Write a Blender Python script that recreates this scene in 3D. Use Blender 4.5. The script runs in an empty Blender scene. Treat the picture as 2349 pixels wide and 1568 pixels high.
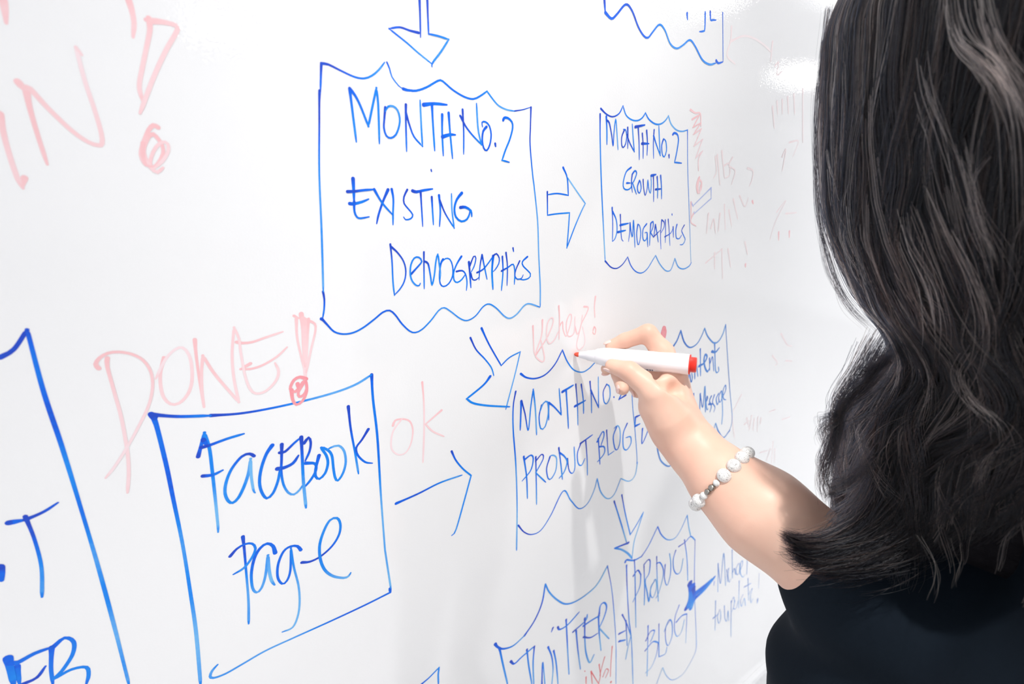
import bpy, bmesh, math, random
import numpy as np
from mathutils import Vector, Matrix
random.seed(7)
rng = np.random.default_rng(7)
scene = bpy.context.scene
COL = scene.collection

# ---------------------------------------------------------------- camera
F = 1044.0                                   # focal length in pixels of the 2349 px wide frame (16 mm lens)
CX, CY = 1174.5, 784.0
AX = np.array([1600., -214., F]); AX /= np.linalg.norm(AX)      # along the board, in camera axes
AD = np.array([-290., 2925., F]); AD -= AX * AX.dot(AD); AD /= np.linalg.norm(AD)   # straight down
AY = np.cross(AX, AD); AY = AY if AY[2] > 0 else -AY            # into the board
AZ = -AD
R = np.array([AX, AY, AZ])                   # rows: world axes seen in camera axes (x right, y down, z forward)
DIST = 0.356                                 # camera to board
CAM = np.array([0.0, -DIST, 1.45])


def at(px, py, d):
    """the point at depth d behind a pixel, in the room's axes"""
    c = np.array([(px - CX) / F * d, (py - CY) / F * d, d])
    return CAM + R @ c


def on_board(px, py, lift=0.0):
    r = R @ np.array([(px - CX) / F, (py - CY) / F, 1.0])
    t = (DIST - lift) / r[1]
    return CAM + r * t


cam_data = bpy.data.cameras.new('camera')
cam_data.sensor_width = 36.0
cam_data.lens = F / 2349.0 * 36.0
cam_data.clip_start = 0.01
cam_data.dof.use_dof = True
cam_data.dof.focus_distance = 0.43
cam_data.dof.aperture_fstop = 5.6
cam = bpy.data.objects.new('camera', cam_data)
COL.objects.link(cam)
right, down, fwd = R @ np.array([1, 0, 0.]), R @ np.array([0, 1, 0.]), R @ np.array([0, 0, 1.])
m = Matrix.Identity(4)
for i in range(3):
    m[i][0] = right[i]; m[i][1] = -down[i]; m[i][2] = -fwd[i]; m[i][3] = CAM[i]
cam.matrix_world = m
scene.camera = cam

# ---------------------------------------------------------------- world, exposure
world = bpy.data.worlds.new('room_light')
scene.world = world
world.use_nodes = True
world.node_tree.nodes['Background'].inputs[0].default_value = (0.95, 0.965, 1.0, 1)
world.node_tree.nodes['Background'].inputs[1].default_value = 1.08
scene.view_settings.view_transform = 'Standard'
scene.view_settings.look = 'None'
scene.view_settings.exposure = -0.19
scene.view_settings.gamma = 1.0
scene.view_settings.use_curve_mapping = False


def lamp(name, loc, target, size, power, color=(1, 1, 1)):
    l = bpy.data.lights.new(name, 'AREA')
    l.shape = 'DISK'; l.size = size; l.energy = power; l.color = color
    o = bpy.data.objects.new(name, l)
    COL.objects.link(o)
    o.location = loc
    d = Vector(target) - Vector(loc)
    o.rotation_euler = d.to_track_quat('-Z', 'Y').to_euler()
    return o


def area_fill(name, loc, sx, sy, power, color=(1, 1, 1)):
    l = bpy.data.lights.new(name, 'AREA')
    l.shape = 'RECTANGLE'; l.size = sx; l.size_y = sy; l.energy = power; l.color = color
    o = bpy.data.objects.new(name, l)
    COL.objects.link(o); o.location = loc
    return o


sl = bpy.data.lights.new('downlight_lamp', 'SPOT')
sl.energy = 98.0; sl.spot_size = math.radians(41); sl.spot_blend = 1.0; sl.shadow_soft_size = 0.02; sl.color = (1, 0.985, 0.96)
so = bpy.data.objects.new('downlight_lamp', sl); COL.objects.link(so)
so.location = (0.10, -0.42, 2.64)
so.rotation_euler = (Vector((0.44, -0.02, 0.15)) - so.location).to_track_quat('-Z', 'Y').to_euler()
area_fill('ceiling_fill', (-0.6, -2.1, 2.66), 6.5, 1.3, 66, (1, 0.99, 0.985))  # unseen area light added for soft, even light on the board
area_fill('ceiling_fill', (3.0, -1.05, 2.66), 2.2, 0.8, 27, (0.98, 0.985, 1))  # unseen fill added to brighten the right side of the board

# ---------------------------------------------------------------- helpers
def tag(o, label=None, cat=None, group=None, kind=None):
    if label: o['label'] = label
    if cat: o['category'] = cat
    if group: o['group'] = group
    if kind: o['kind'] = kind
    return o


def link_mesh(name, verts, faces, mat, parent=None, smooth=True):
    me = bpy.data.meshes.new(name)
    me.from_pydata([tuple(map(float, v)) for v in verts], [], [tuple(map(int, f)) for f in faces])
    me.validate()
    me.update()
    if smooth:
        me.polygons.foreach_set('use_smooth', [True] * len(me.polygons))
    if mat: me.materials.append(mat)
    o = bpy.data.objects.new(name, me)
    COL.objects.link(o)
    if parent:
        o.parent = parent
        o.matrix_parent_inverse = parent.matrix_world.inverted()
    return o


def from_bm(name, bm, mat, parent=None, smooth=False):
    me = bpy.data.meshes.new(name)
    bm.to_mesh(me); bm.free()
    if smooth:
        me.polygons.foreach_set('use_smooth', [True] * len(me.polygons))
    if mat: me.materials.append(mat)
    o = bpy.data.objects.new(name, me)
    COL.objects.link(o)
    if parent:
        o.parent = parent
        o.matrix_parent_inverse = parent.matrix_world.inverted()
    return o


def empty(name, loc):
    o = bpy.data.objects.new(name, None)
    o.location = tuple(loc)
    o.matrix_world = Matrix.Translation(Vector(loc))
    o.empty_display_size = 0.05
    COL.objects.link(o)
    return o


def box_bm(x0, x1, y0, y1, z0, z1, bevel=0.0):
    bm = bmesh.new()
    bmesh.ops.create_cube(bm, size=1.0)
    for v in bm.verts:
        v.co = Vector((x0 + (v.co.x + .5) * (x1 - x0), y0 + (v.co.y + .5) * (y1 - y0), z0 + (v.co.z + .5) * (z1 - z0)))
    if bevel:
        bmesh.ops.bevel(bm, geom=bm.edges[:], offset=bevel, segments=2, affect='EDGES')
    return bm


def material(name, color, rough=0.5, spec=0.5, **kw):
    mt = bpy.data.materials.new(name)
    mt.use_nodes = True
    b = mt.node_tree.nodes['Principled BSDF']
    b.inputs['Base Color'].default_value = (*color, 1)
    b.inputs['Roughness'].default_value = rough
    b.inputs['Specular IOR Level'].default_value = spec
    for k, v in kw.items():
        b.inputs[k.replace('_', ' ')].default_value = v
    return mt


def nodes(mt):
    return mt.node_tree.nodes, mt.node_tree.links, mt.node_tree.nodes['Principled BSDF']


def noise_bump(mt, scale, strength, dist=0.001, detail=2.0, coord='Object'):
    n, l, b = nodes(mt)
    tc = n.new('ShaderNodeTexCoord'); nz = n.new('ShaderNodeTexNoise'); bp = n.new('ShaderNodeBump')
    nz.inputs['Scale'].default_value = scale; nz.inputs['Detail'].default_value = detail
    bp.inputs['Strength'].default_value = strength; bp.inputs['Distance'].default_value = dist
    l.new(tc.outputs[coord], nz.inputs['Vector']); l.new(nz.outputs['Fac'], bp.inputs['Height'])
    l.new(bp.outputs['Normal'], b.inputs['Normal'])
    return nz, bp


def noise_color(mt, scale, stops, detail=3.0, coord='Object', distortion=0.0):
    n, l, b = nodes(mt)
    tc = n.new('ShaderNodeTexCoord'); nz = n.new('ShaderNodeTexNoise'); cr = n.new('ShaderNodeValToRGB')
    nz.inputs['Scale'].default_value = scale; nz.inputs['Detail'].default_value = detail
    nz.inputs['Distortion'].default_value = distortion
    while len(cr.color_ramp.elements) < len(stops): cr.color_ramp.elements.new(0.5)
    for e, (p, c) in zip(cr.color_ramp.elements, stops):
        e.position = p; e.color = (*c, 1)
    l.new(tc.outputs[coord], nz.inputs['Vector']); l.new(nz.outputs['Fac'], cr.inputs['Fac'])
    l.new(cr.outputs['Color'], b.inputs['Base Color'])
    return nz, cr


# ---------------------------------------------------------------- materials
M_board = material('gloss_whiteboard_enamel', (0.90, 0.90, 0.905), 0.035, 0.5)
noise_bump(M_board, 560, 0.07, 0.0008, 1.0)
M_wall = material('white_wall_paint', (0.85, 0.85, 0.86), 0.7)
noise_bump(M_wall, 300, 0.1)
M_floor = material('grey_carpet_tile', (0.74, 0.74, 0.75), 0.9)
noise_color(M_floor, 80, [(0.3, (0.71, 0.71, 0.72)), (0.7, (0.78, 0.78, 0.79))])
M_ceil = material('ceiling_paint', (0.85, 0.85, 0.85), 0.8)
noise_bump(M_ceil, 200, 0.1)
M_metal = material('brushed_aluminium', (0.75, 0.76, 0.78), 0.35, Metallic=1.0)
M_glow = bpy.data.materials.new('lit_diffuser'); M_glow.use_nodes = True
_b = M_glow.node_tree.nodes['Principled BSDF']
_b.inputs['Base Color'].default_value = (1, 1, 1, 1)
_b.inputs['Emission Color'].default_value = (1, 0.99, 0.97, 1); _b.inputs['Emission Strength'].default_value = 30.0


def ink_material(name, stops, rough=0.45):
    mt = material(name, stops[-1][1], rough, 0.3)
    n, l, b = nodes(mt)
    at_ = n.new('ShaderNodeAttribute'); at_.attribute_name = 'tone'
    cr = n.new('ShaderNodeValToRGB')
    tc = n.new('ShaderNodeTexCoord'); nz = n.new('ShaderNodeTexNoise')
    nz.inputs['Scale'].default_value = 260; nz.inputs['Detail'].default_value = 2
    mx = n.new('ShaderNodeMath'); mx.operation = 'MULTIPLY_ADD'
    mx.inputs[1].default_value = 0.25
    l.new(tc.outputs['Object'], nz.inputs['Vector'])
    sb = n.new('ShaderNodeMath'); sb.operation = 'SUBTRACT'; sb.inputs[1].default_value = 0.5
    l.new(nz.outputs['Fac'], sb.inputs[0]); l.new(sb.outputs[0], mx.inputs[0])
    l.new(at_.outputs['Fac'], mx.inputs[2]); l.new(mx.outputs[0], cr.inputs['Fac'])
    while len(cr.color_ramp.elements) < len(stops): cr.color_ramp.elements.new(0.5)
    for e, (p, c) in zip(cr.color_ramp.elements, stops):
        e.position = p; e.color = (*c, 1)
    l.new(cr.outputs['Color'], b.inputs['Base Color'])
    return mt


M_blue = ink_material('blue_marker_ink', [(0.0, (0.012, 0.065, 0.56)), (0.16, (0.0, 0.125, 0.78)), (0.5, (0.005, 0.25, 0.86)), (1.0, (0.17, 0.49, 0.88))])
M_paleblue = ink_material('faded_blue_ink', [(0.0, (0.04, 0.17, 0.62)), (1.0, (0.18, 0.43, 0.82))])
M_wipeblue = ink_material('wiped_blue_ink', [(0.0, (0.42, 0.50, 0.85)), (1.0, (0.6, 0.68, 0.9))])
M_pink = ink_material('faded_red_ink', [(0.0, (0.93, 0.55, 0.57)), (0.4, (0.94, 0.66, 0.68)), (1.0, (0.93, 0.75, 0.78))])
M_pinkd = ink_material('pink_marker_ink', [(0.0, (0.90, 0.30, 0.34)), (1.0, (0.93, 0.50, 0.53))])
M_faint = ink_material('wiped_red_ink', [(0.0, (0.91, 0.77, 0.78)), (1.0, (0.905, 0.84, 0.85))])
M_red = ink_material('red_marker_ink', [(0.0, (0.85, 0.12, 0.13)), (1.0, (0.88, 0.25, 0.25))])
INK = dict(b=M_blue, c=M_paleblue, v=M_wipeblue, p=M_pink, d=M_pinkd, f=M_faint, r=M_red)

# ---------------------------------------------------------------- room
CEIL, FLOOR = 2.7, -0.08
for nm, b in (('floor', (-4, 8, -9.5, 0.14, FLOOR - 0.05, FLOOR)), ('ceiling', (-4, 8, -9.5, 0.14, CEIL, CEIL + 0.05)),
              ('wall_back', (-4, 8, 0.03, 0.14, FLOOR, CEIL))):
    o = from_bm(nm, box_bm(*b), {'floor': M_floor, 'ceiling': M_ceil}.get(nm, M_wall))
    tag(o, kind='structure')
o = from_bm('baseboard_back', box_bm(-4, 8, 0.018, 0.03, FLOOR, FLOOR + 0.055, 0.003), M_wall); tag(o, kind='structure')

# ceiling lights, where their reflections stand in the gloss of the board
def mirror_spot(px, py):
    p = on_board(px, py); d = p - CAM; d[1] = -d[1]
    t = (CEIL - 0.02 - p[2]) / d[2]
    return p + d * t


for i, (px, py, sx, sy, lab) in enumerate(((1600, -4, .20, .18, 'square ceiling light mirrored above the top right box'),
                              (1845, 176, .30, .13, 'square ceiling light mirrored beside the dark hair'),
                              (955, 172, .20, .30, 'square ceiling light mirrored above the middle blue box'),
                              (500, 62, .20, .30, 'square ceiling light mirrored in the top left of the board'))):
    p = mirror_spot(px, py)
    e = empty('ceiling_light', (p[0], p[1], CEIL))
    tag(e, lab, 'ceiling light', 'ceiling lights mirrored in the board')
    fr = box_bm(p[0] - sx - .03, p[0] + sx + .03, p[1] - sy - .03, p[1] + sy + .03, CEIL - 0.018, CEIL - 0.001, 0.004)
    from_bm('frame', fr, M_metal, e)
    from_bm('diffuser', box_bm(p[0] - sx, p[0] + sx, p[1] - sy, p[1] + sy, CEIL - 0.028, CEIL - 0.017, 0.003), M_glow, e)

# ---------------------------------------------------------------- whiteboard
board = empty('whiteboard', (1.0, 0.0, 0.02))
tag(board, 'large glossy whiteboard covered in blue and pink marker handwriting', 'whiteboard')
from_bm('panel', box_bm(-1.9, 4.9, 0.0, 0.02, 0.02, 2.60, 0.001), M_board, board)
for b in ((-1.94, 4.94, -0.012, 0.03, 2.60, 2.64), (-1.94, 4.94, -0.012, 0.03, -0.02, 0.02),
          (-1.94, -1.90, -0.012, 0.03, 0.02, 2.60), (4.90, 4.94, -0.012, 0.03, 0.02, 2.60)):
    from_bm('frame_rail', box_bm(*b, 0.004), M_wall, board)

TILE = dict(A=(0, 0, 3.408), B=(700, 0, 3.92), C=(700, 380, 3.92), D=(1230, 220, 3.733), E=(1370, 0, 2.451),
            Q=(200, 700, 3.564), G=(330, 850, 3.92), H=(330, 1150, 3.751), I=(0, 740, 1.894), J=(860, 740, 3.015),
            K=(1160, 680, 2.614), L=(1120, 1120, 3.5), M=(1400, 1120, 3.5), N=(1480, 720, 3.5625), O=(880, 1420, 7.83))
STROKE_NO = [0]


def smooth_path(pts, corner):
    """Catmull-Rom through the points, broken at the marked corners"""
    segs, cur = [], [pts[0]]
    for p, c in zip(pts[1:], corner[1:]):
        cur.append(p)
        if c: segs.append(cur); cur = [p]
    if len(cur) > 1: segs.append(cur)
    out = []
    for sg in segs:
        sg = [np.array(p) for p in sg]
        ext = [2 * sg[0] - sg[1]] + sg + [2 * sg[-1] - sg[-2]]
        for i in range(1, len(ext) - 2):
            p0, p1, p2, p3 = ext[i - 1:i + 3]
            n = max(2, int(np.linalg.norm(p2 - p1) / 0.0022)); n = min(n, 24)
            if len(sg) == 2: n = max(n, 3)
            for k in range(n):
                t = k / n
                out.append(0.5 * ((2 * p1) + (-p0 + p2) * t + (2 * p0 - 5 * p1 + 4 * p2 - p3) * t * t + (-p0 + 3 * p1 - 3 * p2 + p3) * t ** 3))
        out.append(sg[-1])
    res = [out[0]]
    for p in out[1:]:
        if np.linalg.norm(p - res[-1]) > 1e-5: res.append(p)
    return np.array(res)


def stroke_geo(path, w, V, Fc, T, lift):
    """one pen stroke: a flat ribbon with round ends and round joints, lying on the board"""
    n = len(path)
    seglen = np.linalg.norm(np.diff(path, axis=0), axis=1)
    s = np.concatenate([[0], np.cumsum(seglen)])
    L = s[-1]
    ph = random.uniform(0, 6.28); fr = random.uniform(18, 45)
    top = min(1.0, 0.25 + L * 7) * random.uniform(0.7, 1.1)
    tone = np.clip(top * (s / max(L, 1e-6)) ** 0.8 + 0.16 * np.sin(s * fr * 2 + ph), 0, 1)
    # the pen starts wet, dries out, and is dark again where it stops
    tone = np.where(L - s < 0.004, tone * 0.6, tone)
    ww = w * (1 + 0.10 * np.sin(s * fr + ph)) * np.clip(0.86 + 0.5 * np.exp(-s / 0.004), 0.8, 1.2)
    ww *= np.clip(0.62 + (L - s) / 0.012, 0, 1)
    y = -lift

    def disc(c, r, tn, y=y, k=10):
        b = len(V)
        V.append((c[0], y - 6e-6, c[1])); T.append(tn)
        for j in range(k):
            a = 2 * math.pi * j / k
            V.append((c[0] + r * math.cos(a), y - 6e-6, c[1] + r * math.sin(a))); T.append(tn)
        for j in range(k): Fc.append((b, b + 1 + j, b + 1 + (j + 1) % k))
    if n == 1:
        disc(path[0], w * .6, 0.2); return
    ys = y - 0.35e-3 * s
    tan = np.gradient(path, axis=0)
    tan /= np.maximum(np.linalg.norm(tan, axis=1, keepdims=True), 1e-9)
    nrm = np.stack([-tan[:, 1], tan[:, 0]], 1)
    b = len(V)
    for i in range(n):
        for sd in (-1, 1):
            q = path[i] + nrm[i] * sd * ww[i] / 2
            V.append((q[0], ys[i], q[1])); T.append(tone[i])
    for i in range(n - 1):
        Fc.append((b + 2 * i, b + 2 * i + 1, b + 2 * i + 3, b + 2 * i + 2))
    disc(path[0], ww[0] / 2, tone[0], ys[0]); disc(path[-1], ww[-1] / 2, tone[-1], ys[-1])
    for i in range(1, n - 1):
        if tan[i - 1].dot(tan[i + 1]) < 0.75: disc(path[i], ww[i] / 2, tone[i], ys[i])


def ink(name, tile, text, mat='b', w=1.7, parent=None, label=None, split=False):
    """text: strokes split by ';', points 'x,y' in the tile, '*' marks a corner, '@T' changes tile, 'w=' the width"""
    if split:
        return [ink(name, tile, q, mat, w, parent, label) for q in text.split(';')]
    V, Fc, T = [], [], []
    for st in text.split(';'):
        pts, cor = [], []; wid = w
        for tok in st.split():
            if tok[0] == '@': tile = tok[1:]; continue
            if tok[:2] == 'w=': wid = float(tok[2:]); continue
            c = tok.endswith('*'); x, yy = tok.rstrip('*').split(',')
            x0, y0, s = TILE[tile]
            p = on_board(x0 + float(x) / s, y0 + float(yy) / s)
            pts.append((p[0], p[2])); cor.append(c)
        if not pts: continue
        STROKE_NO[0] += 1
        if tile in 'LMN': wid *= 1.22
        lift = 0.00006 + 10e-6 * (STROKE_NO[0] % 16)
        path = np.array(pts) if len(pts) == 1 else smooth_path(pts, cor)
        stroke_geo(path, wid * 1e-3, V, Fc, T, lift)
    o = link_mesh(name, V, Fc, INK[mat], parent or board, smooth=False)
    a = o.data.attributes.new('tone', 'FLOAT', 'POINT')
    if len(o.data.vertices) == len(T): a.data.foreach_set('value', T)
    if label: o['label'] = label
    return o

# ---- top left, large faded pink letters
g = ink('handwriting', 'A', '25,0 38,80 48,180; 1005,0 1030,80 1048,180 1040,290; 0,890 30,1050 80,1230 140,1400 180,1470; 192,1390 178,1450;'
    '205,700 230,830 290,1040 370,1285; 140,640 185,685 235,695 380,850 560,1020 690,1110 770,1135 798,1120 792,1040 740,860 660,620 595,370* 640,430', 'p', 2.4,
    label='large faded pink letters at the upper left')
g = ink('exclamation_mark', 'A', '1140,155 1165,160; 1165,145 1172,230 1150,350 1115,520 1090,650 1095,720 1120,800; 1190,165 1260,170 1350,190 1385,210 1380,250 1300,390 1220,560 1160,710 1095,885;'
    '1235,995 1200,980 1160,1020 1115,1130 1100,1210 1130,1280 1180,1300; 1160,1060 1200,1050 1240,1090 1270,1140 1275,1200 1240,1270 1200,1305 1175,1280 1185,1220 1220,1150 1270,1110 1310,1125 1315,1180 1270,1260 1210,1310;'
    '1160,1050 1125,1150 1130,1220 1180,1310 1230,1345 1275,1310; 1120,1120 1118,1210 1140,1290 1190,1300', 'p', 2.3, label='open pink exclamation mark with a scribbled dot')

# ---- arrow from above and the middle box
ink('drawn_arrow', 'B', '1028,0 1033,150 1037,335; 1098,0 1103,150 1110,305* 1200,325 1290,355* 1220,465 1145,565 1140,600; 1020,295 940,275 850,245 755,258* 820,310 920,390 1010,470 1140,575', 'b', 1.6,
    label='blue outlined arrow pointing down from the top edge')
box = ink('drawn_box', 'B', '148,570 210,580 300,625 440,690 530,705 600,680 660,630 715,560; w=1.0 735,560 760,620 780,690 840,770 880,798; 880,798 920,810 1000,815 1090,785 1160,745 1215,720 1260,750 1330,810 1430,870 1510,890 1570,865 1635,820* 1690,895 1740,950 1810,985 1880,998; w=1.0 1880,998 1960,985 2030,962;'
    '145,570 140,720 137,830; 130,815 127,900 127,1100 127,1568 @C 148,600 163,1130; @C 160,1130 172,1200 170,1290 155,1380; @B 2030,965 2025,1150 2022,1300 2045,1568 @C 2060,200 2090,500 2100,800 2113,1080 2113,1265; @B 1132,1525 1136,1540;'
    '@C w=2.6 145,1375 160,1385; 155,1380 200,1430 260,1490 340,1512 430,1500 520,1455 620,1380 700,1315 760,1300 810,1340 870,1420 940,1485 990,1498 1050,1470 1130,1390 1200,1300 1250,1275 1310,1310 1390,1370 1455,1390 1530,1350 1600,1265 1655,1242 1720,1280 1790,1350 1840,1370 1900,1335 1970,1255 2020,1240 2110,1270', 'b', 1.6,
    label='large wavy-edged blue box in the middle of the board')
ink('lettering', 'B', '400,800 425,1000 460,1275; 400,795 450,860 500,960 568,1135* 600,980 640,790* 655,920 662,1100 667,1290; 720,965 712,1060 708,1150 730,1220 770,1240 815,1210 845,1130 850,1060 830,990 790,955 745,958 720,1000;'
    '905,940 905,1100 912,1360; 905,1010 940,1130 980,1230 1055,1315* 1045,1150 1033,900; w=2.3 1065,942 1160,932 1275,942; 1140,940 1148,1100 1165,1355; 1232,1030 1232,1200 1242,1400; 1290,1015 1302,1180 1325,1425; w=2.3 1235,1230 1300,1210 1350,1212;'
    '1393,1040 1415,1080; 1415,985 1425,1180 1425,1385; 1400,1050 1440,1130 1500,1210 1585,1300* 1555,1160 1540,930; 1630,1140 1600,1180 1592,1260 1605,1330 1632,1352 1660,1300 1672,1210 1655,1130 1620,1095 1590,1100 1595,1140;'
    'w=2.2 1708,1290 1712,1315; 1780,1080 1790,1060 1820,1060 1858,1095 1865,1150 1840,1250 1800,1350 1770,1440* 1835,1458', 'b', 1.7, box)
ink('lettering', 'C', 'w=2.2 430,115 435,200 440,320; 440,320 443,410 465,460 500,472 575,458; w=2.1 380,232 440,230 520,220 620,212; 620,212 690,330 785,440; w=2 400,340 440,342 510,325 570,300; w=2.0 745,215 700,320 660,440 643,520; 778,210 793,300 790,420 790,530;'
    '918,215 888,280 890,340 930,390 967,440 950,475 905,485 885,460; w=2.2 965,225 1000,235 1060,222 1145,208; 1038,235 1045,350 1057,545; 1138,280 1145,400 1153,530; 1203,265 1215,400 1208,545; 1210,310 1260,430 1340,560* 1320,400 1315,250;'
    'w=2 1408,245 1365,300 1342,380 1355,460 1405,500 1455,480 1478,430 1480,400; w=2.2 1395,375 1440,372 1490,405 1498,455', 'b', 1.6, box)
ink('lettering', 'C', '765,705 780,850 790,1050 803,1165; 770,725 830,780 885,860 905,950 890,1040 850,1110 803,1160; 950,975 1000,920 1048,860 1020,822 980,830 950,890 945,980 965,1040 1000,1075 1025,1075 1035,1055;'
    '1067,775 1068,950 1070,1105; 1075,860 1105,880 1125,980 1140,1070 1160,990 1175,860 1192,795 1205,880 1215,960 1210,1040; 1240,840 1220,880 1208,980 1215,1060 1245,1085 1290,1060 1325,990 1325,900 1300,840 1260,835 1225,870;'
    '1405,815 1365,880 1335,960 1340,1030 1370,1048 1410,1020 1440,975; 1360,950 1410,942 1440,970 1455,1040 1450,1120; w=2.1 1472,865 1480,960 1490,1095; 1480,900 1515,815 1535,830 1520,900 1490,960; 1490,970 1505,1020 1535,1025 1565,1000;'
    '1590,800 1572,900 1563,1025; 1590,800 1610,900 1635,1020; 1545,960 1600,930 1650,870 1690,810; w=2.1 1690,810 1680,950 1688,1110; 1690,810 1720,790 1745,830 1740,880 1710,930 1690,950; 1773,815 1778,950 1765,1120; 1805,780 1818,900 1815,1075;'
    '1765,945 1820,915 1870,885 1885,960 1880,1065; 1868,738 1874,770; 1928,855 1895,930 1885,990 1910,1020 1945,1010 1960,980; 1998,818 1955,860 1960,900 2025,970 2010,1010 1960,1025 1920,1015', 'b', 1.55, box)

# ---- arrow and the second box to the right
ink('drawn_arrow', 'D', '230,612 265,700 275,850* 180,835 95,845; 95,820 97,1020* 180,1008 285,1000* 275,1150 262,1300* 330,1120 390,980 420,920* 350,820 262,690', 'b', 1.6,
    label='small blue block arrow pointing right between two boxes')
box = ink('drawn_box', 'D', '553,108 600,155 655,178 710,150 743,85* 770,165 820,205 870,210 910,185 935,145* 965,200 1020,240 1070,238 1110,205 1132,170* 1155,240 1200,290 1250,303 1297,290; 547,155 548,400 560,800 590,1410;'
    '590,1412 640,1465 690,1475 740,1440 783,1378* 810,1450 850,1500 900,1515 950,1480 1000,1400 1022,1365* 1060,1440 1110,1495 1150,1490 1175,1430 1187,1390* 1215,1460 1260,1480 1310,1455 1327,1425; w=1.0 1295,290 1297,600 1310,1000 1325,1425', 'b', 1.7,
    label='smaller wavy-edged blue box with growth written inside')
ink('lettering', 'D', '600,175 605,300 605,415; 605,210 625,230 645,330 658,425 665,320 680,200 690,300 700,460; 755,290 732,350 732,420 745,440 765,410 775,340 765,290 745,285; 783,270 785,350 783,450; 775,330 800,400 840,478* 830,360 822,240;'
    'w=2.6 848,265 930,248; 873,270 880,400 882,545; 908,320 915,420 915,535; 945,295 952,400 948,508; w=2.5 905,408 965,408; 1010,290 1003,400 1005,535; 1005,340 1030,420 1063,510* 1055,380 1050,255; 1090,370 1075,420 1080,500 1097,520 1115,470 1110,390 1090,365;'
    'w=2.4 1136,505 1138,530; w=2 1170,330 1180,318 1205,325 1218,370 1205,470 1185,568* 1245,575', 'b', 1.7, box)
ink('lettering', 'D', '812,612 770,650 745,740 750,790 780,803 810,785 820,740; 775,745 805,745; 822,670 815,740 823,825; 825,665 845,640 860,660 840,720 825,745* 858,840; 885,725 867,770 870,815 885,830 898,790 892,735 880,722; 915,715 920,790 933,850 950,790 955,720 965,800 978,830 985,760 983,690;'
    'w=2.4 985,682 1025,672; 1003,680 1005,800 1005,905; 1035,690 1040,780 1038,875; 1065,680 1072,780 1073,880; w=2.4 1022,800 1073,795', 'b', 1.6, box)
ink('lettering', 'D', '650,955 655,1100 652,1245; 655,990 685,1060 692,1150 675,1220 652,1245; 720,1015 725,1150 732,1225 745,1242; w=2.2 720,1105 790,1090; w=2.2 700,1165 765,1150; 803,1085 800,1170 790,1245; 803,1090 815,1180 825,1200 832,1065 840,1170 845,1295;'
    '870,1100 860,1180 870,1270 885,1250 895,1170 885,1110 870,1095; 945,1095 915,1140 912,1210 925,1240 945,1220 950,1170 930,1170; 950,1180 955,1290; 980,1090 975,1180 970,1280; 980,1090 1000,1075 1000,1120 980,1170* 1005,1210;'
    '1020,1100 1010,1180 1005,1210; 1020,1100 1035,1180 1045,1250; 1005,1205 1060,1150; 1075,1060 1065,1180 1068,1310; 1075,1060 1095,1080 1095,1120 1070,1170; 1105,1060 1108,1150 1105,1255; 1130,1055 1138,1150 1145,1280; 1100,1205 1150,1175 1172,1130;'
    '1172,1120 1175,1210; 1162,1010 1164,1020; 1205,1100 1195,1150 1200,1215 1225,1220 1245,1190; 1268,1105 1245,1150 1260,1190 1275,1230 1255,1270 1230,1272', 'b', 1.55, box)
ink('exclamation_mark', 'D', '1320,118 1360,145 1405,152 1410,260; 1335,200 1400,160* 1340,270* 1410,230* 1345,330* 1415,280* 1350,430* 1425,370* 1365,530* 1425,470* 1390,540 1390,640;'
    'w=2.6 1395,700 1375,760 1385,830 1410,800 1415,740 1395,720 1385,790 1400,830 1405,760', 'p', 1.8, label='hatched pink exclamation mark beside the smaller box')

# ---- top right box fragment
box = ink('drawn_box', 'E', '40,0 45,75; 45,70 80,105 110,80 160,25 195,60 230,150 260,200 285,212 315,175 350,138 380,170 410,245 445,272 480,255 520,225 550,260 590,335 630,362 665,355; 668,340 680,355 705,348; w=1.0 705,70 707,348', 'b', 2.1,
    label='blue box cut by the top edge, its wavy foot running down right')
ink('lettering', 'E', '607,70 605,160 598,175 575,178; 635,65 638,112 650,112 668,113; 505,75 507,110', 'b', 2.0, box, split=True)
ink('wiped_mark', 'E', '755,150 750,230 730,310 775,360; 750,232 820,203 880,215 940,255 975,290; 985,235 975,350; 1000,370 1020,350 1010,420 1040,400; 665,880 670,960 655,1000; 675,870 690,1040; 700,850 715,1000; 715,930 740,920 745,980 720,1000; 760,885 740,930 775,960 755,1035; 845,945 875,960 870,1010 855,1045;'
    '625,1200 615,1310; 640,1280 655,1230 665,1310; 690,1200 680,1300; 715,1150 720,1290; 740,1180 755,1270; 765,1120 790,1230; 800,1100 830,1160 850,1110; 610,1477 700,1400; 660,1420 660,1510; 700,1400 705,1568; 735,1400 750,1500; 830,1360 845,1430;'
    '1010,570 1015,640; 1040,560 1040,640; 1070,545 1075,640; 1105,530 1110,640; 1155,500 1155,800; 985,600 995,720; 1040,880 1060,840 1040,960; 1080,800 1130,795 1100,880; 1010,1190 1060,1130 1000,1250 970,1350; 1060,1200 1120,1195', 'f', 2.4,
    split=True)
ink('ink_dot', 'E', '872,1130 877,1145; 1020,1305 1020,1350; 1080,1300 1080,1335; 833,1485 834,1500', 'p', 3.0, split=True)
ink('drawn_arrow', 'E', '640,1055 540,1155; 640,1115 540,1205; 640,1055 640,1115; 527,1135 540,1160; 540,1200 545,1190', 'v', 1.6, label='pale outlined arrow pointing down left by the smaller box')
ink('arrow_head', 'E', '527,1135 527,1230; 540,1200 525,1245 555,1270', 'p', 1.6, label='pink half of the pale arrow head')

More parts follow.
